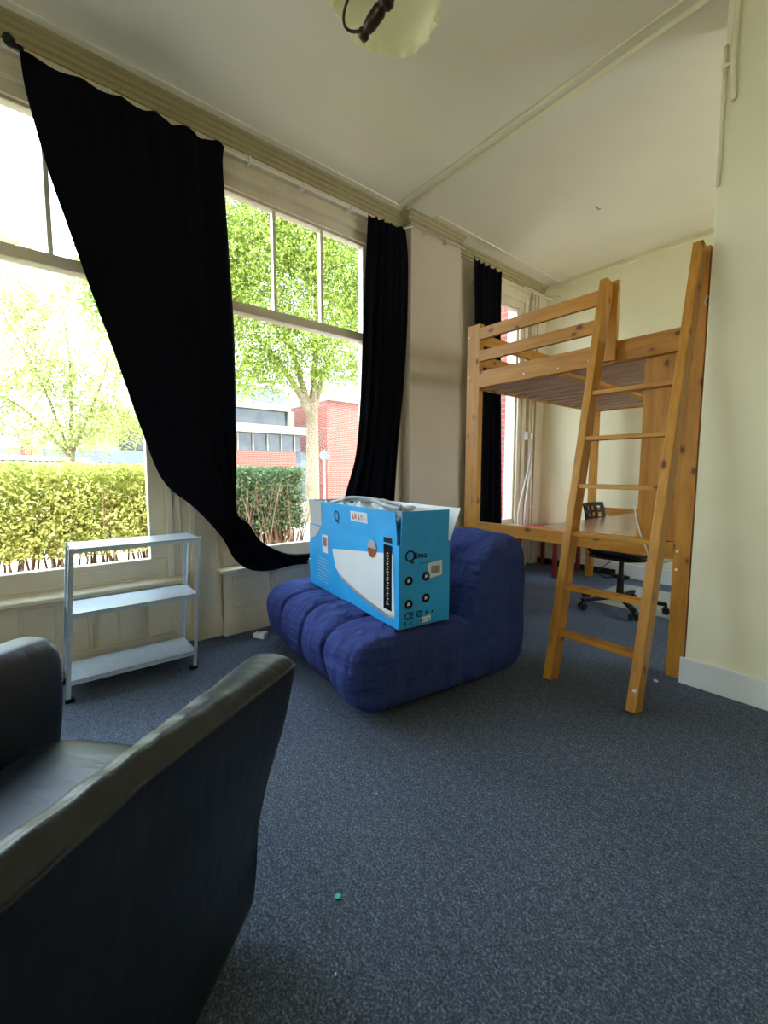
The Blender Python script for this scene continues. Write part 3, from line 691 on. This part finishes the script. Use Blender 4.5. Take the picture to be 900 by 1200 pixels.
fo = tag(obj('foam_block', fm, M['boxwhite'], None, False), 'white polystyrene packing at the near end of the open carton', 'packing foam'); fo.location = cart.location; fo.rotation_euler = cart.rotation_euler

# ------------------------------------------------------------------ leather armchair
F = Vector((-.66, .75, 0)).normalized(); Lr = Vector((F.y, -F.x, 0))      # forward, outward on the near side
arm0 = Vector((-.955, .51, 0)); HW = .42
AC = thing('leather_armchair', 'black leather club armchair with flared arms in the foreground', 'armchair', (arm0-F*.42-Lr*HW))
AC.rotation_euler = (0, 0, math.atan2(F.y, F.x)-PI/2)                      # local y forward, local x outward (camera side)
AD = .84
def arm_mesh(side):
    # s: 0 front .. 1 back ; profile loop in (x outward, z)
    P0 = [(-.17, .06), (-.15, .06), (-.16, .25), (-.165, .45), (-.150, .60), (-.125, .652), (-.08, .664), (-.035, .662), (-.008, .646), (-.006, .61), (-.032, .48), (-.075, .33), (-.10, .18), (-.095, .06), (-.12, .045), (-.15, .045)]
    def f(i, s):
        a = interp(P0+[P0[0]], i); x, z = a
        h = .0+.07*s**1.2; k = (z/.66)
        z2 = z+h*max(0, k)**2
        yy = .42-AD*s
        lean = -.105*(1-min(1, z/.62))**1.25*(1-s)              # front edge slopes back toward the floor
        bulge = 0
        if s < .06: q = 1-s/.06; sc = 1-.15*(1-math.sqrt(max(0, 1-q*q)))
        else: sc = 1
        cx, cz = -.085, .35; x = cx+(x-cx)*(sc if z > .1 else 1); z2 = cz+(z2-cz)*(1-(1-sc)*.12)
        rip = .0018*math.sin(60*yy+5*math.sin(9*yy))*(1 if z > .58 else 0)
        x -= .055*min(1, s/.55)*max(0, min(1, (x+.10)/.08))
        return (side*(HW+x), yy+lean, z2+rip)
    bm, V = grid(f, 96, 60, True)
    for j in (0, 59):
        ring = [V[i][j] for i in range(96)]; c = Vector((0, 0, 0))
        for v in ring: c += v.co
        c /= 96; n2 = [bm.verts.new(c+(v.co-c)*.7+Vector((0, .012 if j == 0 else -.012, 0))) for v in ring]
        for i in range(96): bm.faces.new((ring[i], ring[(i+1) % 96], n2[(i+1) % 96], n2[i]))
        bm.faces.new(n2)
    return bm
for sd in (1, -1):
    a = obj('armrest', arm_mesh(sd), M['leather'], AC, False, smooth=True, sub=1)
    bm = bmesh.new(); pts = []
    for k in range(30):
        s = .02+.96*k/29; z = .638+.07*s**1.2*.83; pts.append((sd*(HW-.005-.055*min(1, s/.55)), .42-AD*s, z))
    tube(bm, pts, .0045, 8); obj('piping', bm, M['leather'], a, False, smooth=True)
def cushion(x0, x1, y0, y1, z0, z1, p=4, n=30):
    def f(u, v):
        t = 2*PI*u; c, s = math.cos(t), math.sin(t); ph = -PI/2+PI*v; cc, ss = math.cos(ph), math.sin(ph)
        g = lambda q, e: math.copysign(abs(q)**e, q)
        return ((x0+x1)/2+(x1-x0)/2*g(cc, .35)*g(c, .3), (y0+y1)/2+(y1-y0)/2*g(cc, .35)*g(s, .3), (z0+z1)/2+(z1-z0)/2*g(ss, .7))
    bm, V = grid(f, 72, 26, True); bmesh.ops.remove_doubles(bm, verts=bm.verts, dist=.0008); return bm
obj('seat_cushion', cushion(-.265, .265, -.22, .37, .27, .445), M['leather'], AC, False, smooth=True)
obj('seat_base', box(-.27, .27, -.38, .30, .05, .29, .02), M['leather'], AC, False)
def backf():
    P0 = [(-.24, .28), (-.22, .45), (-.27, .62), (-.33, .74), (-.38, .80), (-.44, .80), (-.475, .74), (-.45, .5), (-.42, .25), (-.42, .06), (-.34, .05), (-.28, .12)]
    def f(i, t):
        a = interp(P0+[P0[0]], i); x = -.31+.62*t; d = min(t, 1-t)*.62; s = 1
        if d < .05: q = 1-d/.05; s = 1-.15*(1-math.sqrt(max(0, 1-q*q)))
        return (x, -.35+(a[0]+.35)*s, .42+(a[1]-.42)*s)
    bm, V = grid(f, 70, 30, True)
    for j in (0, 29): bm.faces.new([V[i][j] for i in range(70)])
    return bm
obj('backrest', backf(), M['leather'], AC, False, smooth=True)
for x in (-.22, .22):
    for y in (.18, -.34):
        bm = bmesh.new(); lathe(bm, [(.018, 0), (.022, .005), (.026, .055)], x, y, 14); obj('leg', bm, M['black'], AC, False)

# ------------------------------------------------------------------ ceiling lamp
LP = Vector((-1.165, .94, 2.60))
lamp = thing('ceiling_lamp', 'pendant lamp with scalloped cream glass shade and dark bronze holder', 'lamp', LP)
tilt = Matrix.Translation(LP) @ Matrix.Rotation(math.radians(-16), 4, Vector((.63, .77, 0)).normalized().cross(Vector((0, 0, 1)))) 
def shf(u, v):
    t = 2*PI*u; r = .03+.155*math.sin(v*PI/2)**.8; z = .10*(1-v)**.75-.0
    w = max(0, v-.6)/.4; sc = abs(math.sin(7*t/2*2/2*1.0+0))  # seven-fold scallop
    r += w*w*.008*math.cos(18*t); z += w*w*.009*math.cos(18*t)+w*w*.006*math.sin(6*t)
    return tilt @ Vector((r*math.cos(t), r*math.sin(t), z))
bm, V = grid(shf, 168, 24, True); obj('shade', bm, M['shade'], lamp, smooth=True, solid=.004)
bm = bmesh.new(); lathe(bm, [(.0, -.082), (.016, -.080), (.020, -.066), (.013, -.055), (.017, -.05), (.021, -.03), (.021, .01), (.015, .02), (.024, .03), (.026, .045), (.018, .055), (.012, .10)], 0, 0, 20)
hd = Vector((-.16, -.02, -.05)).normalized(); hm = hd.to_track_quat('-Z', 'Y').to_matrix().to_4x4(); hm.translation = Vector((-1.175, .938, 2.565))
for v in bm.verts: v.co = hm @ v.co
obj('lamp_holder', bm, M['bronze'], lamp, smooth=True)
bm = bmesh.new(); tube(bm, smooth_path([(-1.225, .932, 2.553), (-1.25, .915, 2.552), (-1.268, .895, 2.555), (-1.265, .872, 2.558), (-1.235, .852, 2.565), (-1.18, .845, 2.58), (-1.14, .87, 2.62), (-1.15, .91, 2.67)], 8), .0045, 8)
obj('curved_arm', bm, M['bronze'], lamp, smooth=True)
bm = bmesh.new(); tube(bm, [(-1.12, .945, 2.60), (-1.13, .94, 2.64), (LP.x, LP.y, 2.72)], .008, 8); obj('holder_stem', bm, M['bronze'], lamp, smooth=True)
bm = bmesh.new(); tube(bm, [tilt @ Vector((0, 0, .12)), Vector((LP.x, LP.y, 2.95)), Vector((LP.x, LP.y, ZC-.02))], .007, 8); obj('hanging_rod', bm, M['bronze'], lamp, smooth=True)
bm = bmesh.new(); lathe(bm, [(.012, ZC-.06), (.05, ZC-.03), (.055, ZC)], LP.x, LP.y, 20); obj('ceiling_rose', bm, M['bronze'], lamp, smooth=True)

bm = bmesh.new(); tube(bm, [(-1.83, 3.78, ZC), (-1.81, 3.79, ZC-.03), (-1.80, 3.80, ZC-.025)], .006, 6)
tag(obj('ceiling_hook', bm, M['greycord']), 'small hook stub in the ceiling above the loft bed', 'hook')

# ------------------------------------------------------------------ litter on the carpet
def scrap(name, x, y, s, mat, label, sd):
    rs = random.Random(sd); bm = bmesh.new()
    prism(bm, [(x+s*(1+.4*rs.random())*math.cos(a)*.5, y+s*(.5+.5*rs.random())*math.sin(a)) for a in [2*PI*k/7 for k in range(7)]], .001, .005, 'xy'); return tag(obj(name, bm, mat), label, 'litter')
scrap('paper_scrap', -.886, .572, .013, M['scrapg'], 'tiny turquoise scrap on the carpet near the armchair', 1)
scrap('crumb', -.74, .47, .004, M['scrapw'], 'white crumb on the carpet at the bottom, below the turquoise scrap', 2)
scrap('crumb', -1.11, .88, .003, M['scrapw'], 'white crumb on the carpet between armchair and sofa', 3)
scrap('paper_scrap', -.80, 2.56, .02, M['scrapw'], 'thin white paper strip on the carpet by the baseboard corner', 4)

# ------------------------------------------------------------------ outside
def leaves(name, centers, radii, n, size, mat, seed, parent=None, shell=.55, flat=None, boxes=None):
    rng = np.random.default_rng(seed); pos = []
    if boxes:
        tot = sum((b[1]-b[0])*(b[3]-b[2])*(b[5]-b[4]) for b in boxes)
        for b in boxes:
            m = int(n*(b[1]-b[0])*(b[3]-b[2])*(b[5]-b[4])/tot)
            pos.append(np.c_[rng.uniform(b[0], b[1], m), rng.uniform(b[2], b[3], m), rng.uniform(b[4], b[5], m)])
    else:
        vol = [r[0]*r[1]*r[2] for r in radii]; tv = sum(vol)
        for c, r, v in zip(centers, radii, vol):
            m = int(n*v/tv); d = rng.normal(size=(m, 3)); d /= np.linalg.norm(d, axis=1)[:, None]
            rad = (shell+(1-shell)*rng.random(m))[:, None]; pos.append(np.array(c)+d*rad*np.array(r))
    P = np.concatenate(pos); m = len(P)
    if not boxes:   # clump
        P += .10*np.sin(P[:, [1, 2, 0]]*7.0)+.05*np.sin(P[:, [2, 0, 1]]*19)
    a = rng.normal(size=(m, 3)); a /= np.linalg.norm(a, axis=1)[:, None]
    b = np.cross(a, rng.normal(size=(m, 3))); b /= np.linalg.norm(b, axis=1)[:, None]
    s = size*(.6+.8*rng.random(m))[:, None]
    Q = np.stack([P-a*s, P-b*s*.5, P+a*s, P+b*s*.5], 1).reshape(-1, 3)
    me = bpy.data.meshes.new(name); me.vertices.add(len(Q)); me.vertices.foreach_set('co', Q.ravel().astype(np.float32))
    me.loops.add(m*4); me.loops.foreach_set('vertex_index', np.arange(m*4, dtype=np.int32)); me.polygons.add(m)
    me.polygons.foreach_set('loop_start', np.arange(0, m*4, 4, dtype=np.int32)); me.polygons.foreach_set('loop_total', np.full(m, 4, dtype=np.int32))
    me.update(calc_edges=True); return link(name, me, mat, parent)
GZ = -.2
struct(obj('trim_ground', box(-70, -3.14, -40, 60, GZ-.1, GZ), M['street']))
tag(obj('planting_bed', box(-6.9, -3.5, -8, 4.4, GZ, GZ+.03, .01), M['soil']), 'strip of brown soil and dead leaves under the clipped hedge', 'soil')
def hedge(name, label, x0, x1, y0, y1, z0, z1, n, mat, seed, tw):
    h = thing(name, label, 'hedge', ((x0+x1)/2, (y0+y1)/2, GZ))
    t = .16
    bxs = [(x1-t, x1, y0, y1, z0, z1), (x0, x1, y0, y1, z1-t, z1), (x0, x0+t, y0, y1, z0, z1), (x0, x1, y1-t, y1, z0, z1), (x0+t, x1-t, y0, y1, z0, z1)]
    lv = leaves('foliage', None, None, n, .024, mat, seed, h, boxes=bxs)
    rs = random.Random(seed); bm = bmesh.new()
    for k in range(tw):
        x = rs.uniform(x0+.1, x1-.05); y = rs.uniform(y0, y1); p = [(x, y, GZ+.01)]
        for q in range(3): p.append((p[-1][0]+rs.uniform(-.07, .09), p[-1][1]+rs.uniform(-.10, .10), p[-1][2]+(z1-.12-GZ)/3*rs.uniform(.75, 1)))
        tube(bm, p, [.014, .010, .007, .004], 4)
    obj('stems', bm, M['twig'], h); return h
hedge('clipped_hedge', 'sunlit yellow-green clipped hedge outside the left window', -6.5, -5.5, -2.6, 1.55, .22, 1.22, 95000, M['hedge'], 21, 150)
hedge('clipped_hedge', 'darker twiggy hedge end outside the middle window', -6.6, -5.6, 1.75, 3.15, .30, 1.20, 26000, M['hedge2'], 22, 320)
def tree(name, label, bx_, by_, h, r, blobs, rad, n, size, mat, seed, forks, grp='street trees'):
    t = thing(name, label, 'tree', (bx_, by_, GZ))
    bm = bmesh.new(); tube(bm, [(bx_, by_, GZ), (bx_+.03, by_, GZ+h*.5), (bx_, by_+.03, GZ+h)], [r*1.15, r, r*.85], 12)
    for f in forks: tube(bm, smooth_path([(bx_, by_, GZ+h*.93)]+list(f), 4), [r*.7*(1-.85*k/(4*len(f))) for k in range(4*len(f)+1)], 8)
    obj('trunk', bm, M['bark'], t)
    leaves('foliage', blobs, rad, n, size, mat, seed, t, shell=.2); return t
tree('street_tree', 'leafy tree with a pale forked trunk outside the middle window', -10, 5.78, 3.0, .165,
     [(-9.5, 5.4, 6.6), (-9.8, 3.7, 5.9), (-9.8, 7.3, 5.7), (-9.3, 5.2, 4.3), (-9.8, 4.2, 3.7), (-10.2, 2.9, 5.3), (-9.5, 5.9, 3.6), (-9.7, 4.6, 3.3), (-9.6, 6.9, 3.8), (-9.6, 3.6, 3.1)], [(1.9, 2.4, 2.3), (1.5, 1.6, 1.9), (1.7, 1.6, 1.8), (1.4, 1.9, 1.0), (1.1, 1.1, .8), (1., 1., 1.2), (.9, 1.0, .55), (.8, .9, .5), (.8, .8, .6), (.6, .7, .5)], 95000, .038, M['tree'], 31,
     [[(-10, 6.3, 4.0), (-9.8, 7.0, 5.4)], [(-10, 5.3, 4.0), (-9.8, 4.6, 5.6)], [(-9.9, 5.9, 4.5), (-9.8, 5.8, 6.5)], [(-9.9, 5.0, 3.6), (-9.8, 3.8, 4.6)]])
tree('street_tree', 'small sparse tree behind the hedge outside the left window', -9.6, .62, 1.7, .05,
     [(-9.4, .4, 2.8), (-9.5, 1.3, 2.2), (-9.3, -.6, 2.3), (-9.4, .1, 3.8), (-9.2, -.8, 3.4), (-9.4, 1.4, 3.1), (-9.4, -.2, 4.8), (-9.4, .5, 1.8)], [(.9, 1.1, .8), (.8, .9, .6), (.8, .9, .8), (.7, .9, .8), (.6, .6, .6), (.6, .6, .7), (.5, .7, .5), (.9, 1.4, .45)], 34000, .026, M['tree2'], 32,
     [[(-9.6, 1.1, 2.6), (-9.6, 1.4, 3.6)], [(-9.6, .3, 2.6), (-9.6, -.2, 3.8)], [(-9.6, .7, 3.0), (-9.6, .62, 4.3)], [(-9.6, 0, 2.2), (-9.6, -.8, 2.6)]])
tree('street_tree', 'tall green tree glimpsed past the edge of the swept curtain', -13, 3.4, 4.0, .16,
     [(-12.6, 3.2, 6.6), (-12.6, 1.9, 5.4), (-12.8, 4.6, 6.0), (-12.6, 2.6, 4.6)], [(1.6, 1.7, 1.6), (1.3, 1.1, 1.2), (1.4, 1.4, 1.4), (1., 1.2, .8)], 30000, .05, M['tree'], 33, [[(-13, 2.6, 4.6), (-12.8, 2.0, 5.6)], [(-13, 4.0, 4.8), (-12.8, 4.4, 6.2)]])

# far building with glazing and brick
XB_ = -17.0
b = thing('office_building', 'low red brick and glass building with white bands across the street', 'building', (-19, 7, GZ))
obj('brick_wall', box(-21, XB_, 3.6, 9.05, GZ, 2.0), M['fbrick'], b)
obj('window_band', box(-21, XB_-.05, 3.6, 9.3, 2.0, 2.72), M['fglass'], b)
for y in [4.0+.62*k for k in range(9)]: obj('window_post', box(XB_-.06, XB_+.02, y, y+.05, 2.0, 2.72), M['fbeige'], b)
obj('fascia', box(-21, XB_+.25, 3.6, 9.6, 2.72, 3.05), M['fbeige'], b)
obj('upper_glazing', box(-21, XB_-.6, 6.6, 8.95, 3.05, 3.75), M['fglass'], b)
obj('upper_band', box(-21, XB_-.4, 3.6, 9.05, 3.75, 4.05), M['fbeige'], b)
obj('upper_wall', box(-21, XB_-.5, 3.6, 6.6, 3.05, 3.75), M['boxwhite'], b)
obj('roof_glazing', box(-21, XB_-.8, 4.0, 9.0, 4.05, 4.75), M['fgrey'], b)
obj('corner_column', box(XB_-.7, XB_-.4, 8.95, 9.2, 3.05, 3.75), M['fbeige'], b)
obj('entrance', box(-20, XB_-.3, 9.06, 10.2, GZ, 2.0), M['fgrey'], b)
b2 = thing('brick_building', 'taller plain red brick building at the right of the street view', 'building', (-19, 12, GZ))
obj('brick_wall', box(-22, XB_+.6, 10.25, 16, GZ, 4.25), M['fbrick'], b2); obj('roof_edge', box(-22, XB_+.75, 10.24, 16.2, 4.25, 4.45), M['fbeige'], b2)
b3 = thing('garage_row', 'pale low building with dark garage openings beyond the hedge', 'building', (-19, 0, GZ))
obj('front_wall', box(-21, XB_-.3, -9, 3.5, GZ, 1.45), M['fgrey'], b3); obj('fascia', box(-21, XB_, -9, 3.5, 1.45, 1.85), M['fgrey'], b3)
for y in (-4.2, -2.0, 1.1): obj('garage_door', box(XB_-.35, XB_-.25, y, y+1.6, GZ, 1.42), M['fbrick'] if y == 1.1 else M['fglass'], b3)
obj('pillar', box(XB_-.2, XB_+.1, -.1, .15, GZ, 2.1), M['fbrick'], b3); obj('pillar', box(XB_-.2, XB_+.05, .16, .42, GZ, 1.9), M['fbeige'], b3)
obj('upper_wall', box(-21, XB_-1, 1.6, 3.5, 1.85, 3.4), M['fbeige'], b3); obj('window', box(XB_-1.05, XB_-.95, 2.6, 3.4, 1.95, 2.95), M['fglass'], b3)
# parked car behind the hedge
car = thing('parked_car', 'white parked car half hidden behind the hedge at the left', 'car', (-11.6, .5, GZ))
bm = bmesh.new(); prism(bm, [(-.3, 0.1), (3.7, .1), (3.75, .85), (3.0, 1.0), (2.2, 1.62), (.8, 1.66), (-.1, 1.1), (-.35, .8)], -14.3, -12.9, 'yz')
obj('body', bm, M['boxwhite'], car, False).location = (13.5, -1.7, GZ-GZ)
bm = bmesh.new(); prism(bm, [(.15, 1.12), (.85, 1.56), (2.1, 1.54), (2.7, 1.08)], -14.31, -12.88, 'yz'); obj('side_windows', bm, M['fglass'], car, False).location = (13.5, -1.7, 0)
for y in (.6, 2.9):
    bm = bmesh.new(); tube(bm, [(-12.86+13.5, y-1.7, .33), (-13.1+13.5, y-1.7, .33)], .32, 20); obj('wheel', bm, M['black'], car, False)
# sign pole
sg = thing('street_sign', 'round sign on a thin white pole outside the middle window', 'sign', (-14, 8.6, GZ))
bm = bmesh.new(); tube(bm, [(-14, 8.6, GZ), (-14, 8.6, 1.95)], .04, 10); obj('pole', bm, M['boxwhite'], sg)
bm = bmesh.new(); tube(bm, [(-13.95, 8.58, 1.75), (-13.92, 8.56, 1.75)], .17, 24); obj('sign_plate', bm, M['fgrey'], sg)
# neighbouring brick return seen through the bed window
struct(obj('wall_return', box(-3.5, -3.12, 4.44, 4.9, GZ, 4.2), M['nbrick']))
struct(obj('trim_16', box(-3.118, -3.055, 4.43, 4.50, G, GT+.1), M['white']))

# ------------------------------------------------------------------ light, sky, camera
w = bpy.data.worlds.new('sky'); scene.world = w; w.use_nodes = True; nt = w.node_tree; bg = nt.nodes['Background']
tc = nt.nodes.new('ShaderNodeTexCoord'); sp = nt.nodes.new('ShaderNodeSeparateXYZ'); nt.links.new(tc.outputs['Generated'], sp.inputs[0])
r = ramp(nt, [(0, (.62, .68, .66)), (.5, (.84, .91, .94)), (.58, (.76, .88, 1)), (1, (.50, .73, 1))])
mr = nt.nodes.new('ShaderNodeMapRange'); mr.inputs[1].default_value = -1; mr.inputs[2].default_value = 1
nt.links.new(sp.outputs['Z'], mr.inputs[0]); nt.links.new(mr.outputs[0], r.inputs['Fac']); nt.links.new(r.outputs['Color'], bg.inputs['Color'])
bg.inputs['Strength'].default_value = 3.3
s = bpy.data.lights.new('sun', 'SUN'); s.energy = 3.2; s.color = (1, .94, .80); s.angle = math.radians(1)
so_ = bpy.data.objects.new('sun', s); C.objects.link(so_)
d = Vector((-.50, .30, -.95)); so_.rotation_euler = d.to_track_quat('-Z', 'Y').to_euler()
cam = bpy.data.cameras.new('camera'); co = bpy.data.objects.new('camera', cam); C.objects.link(co)
cam.sensor_fit = 'VERTICAL'; cam.sensor_height = 36; cam.lens = 507.14/1200*36; cam.clip_start = .02; cam.clip_end = 300
yaw, pit, rol = math.radians(50.57), math.radians(5.196), math.radians(.085)
fw = Vector((-math.sin(yaw)*math.cos(pit), math.cos(yaw)*math.cos(pit), -math.sin(pit))); rt_ = Vector((math.cos(yaw), math.sin(yaw), 0)); up = rt_.cross(fw)
rr = rt_*math.cos(rol)+up*math.sin(rol); uu = -rt_*math.sin(rol)+up*math.cos(rol)
mt = Matrix((rr, uu, -fw)).transposed().to_4x4(); mt.translation = (0, 0, 1.12); co.matrix_world = mt
scene.camera = co
vs = scene.view_settings; vs.view_transform = 'Standard'; vs.look = 'None'; vs.gamma = 1; vs.use_curve_mapping = False; vs.exposure = 1.7
scene.cycles.max_bounces = 10; scene.cycles.diffuse_bounces = 7; scene.cycles.transparent_max_bounces = 16; scene.cycles.use_denoising = True
scene.cycles.sample_clamp_indirect = 6
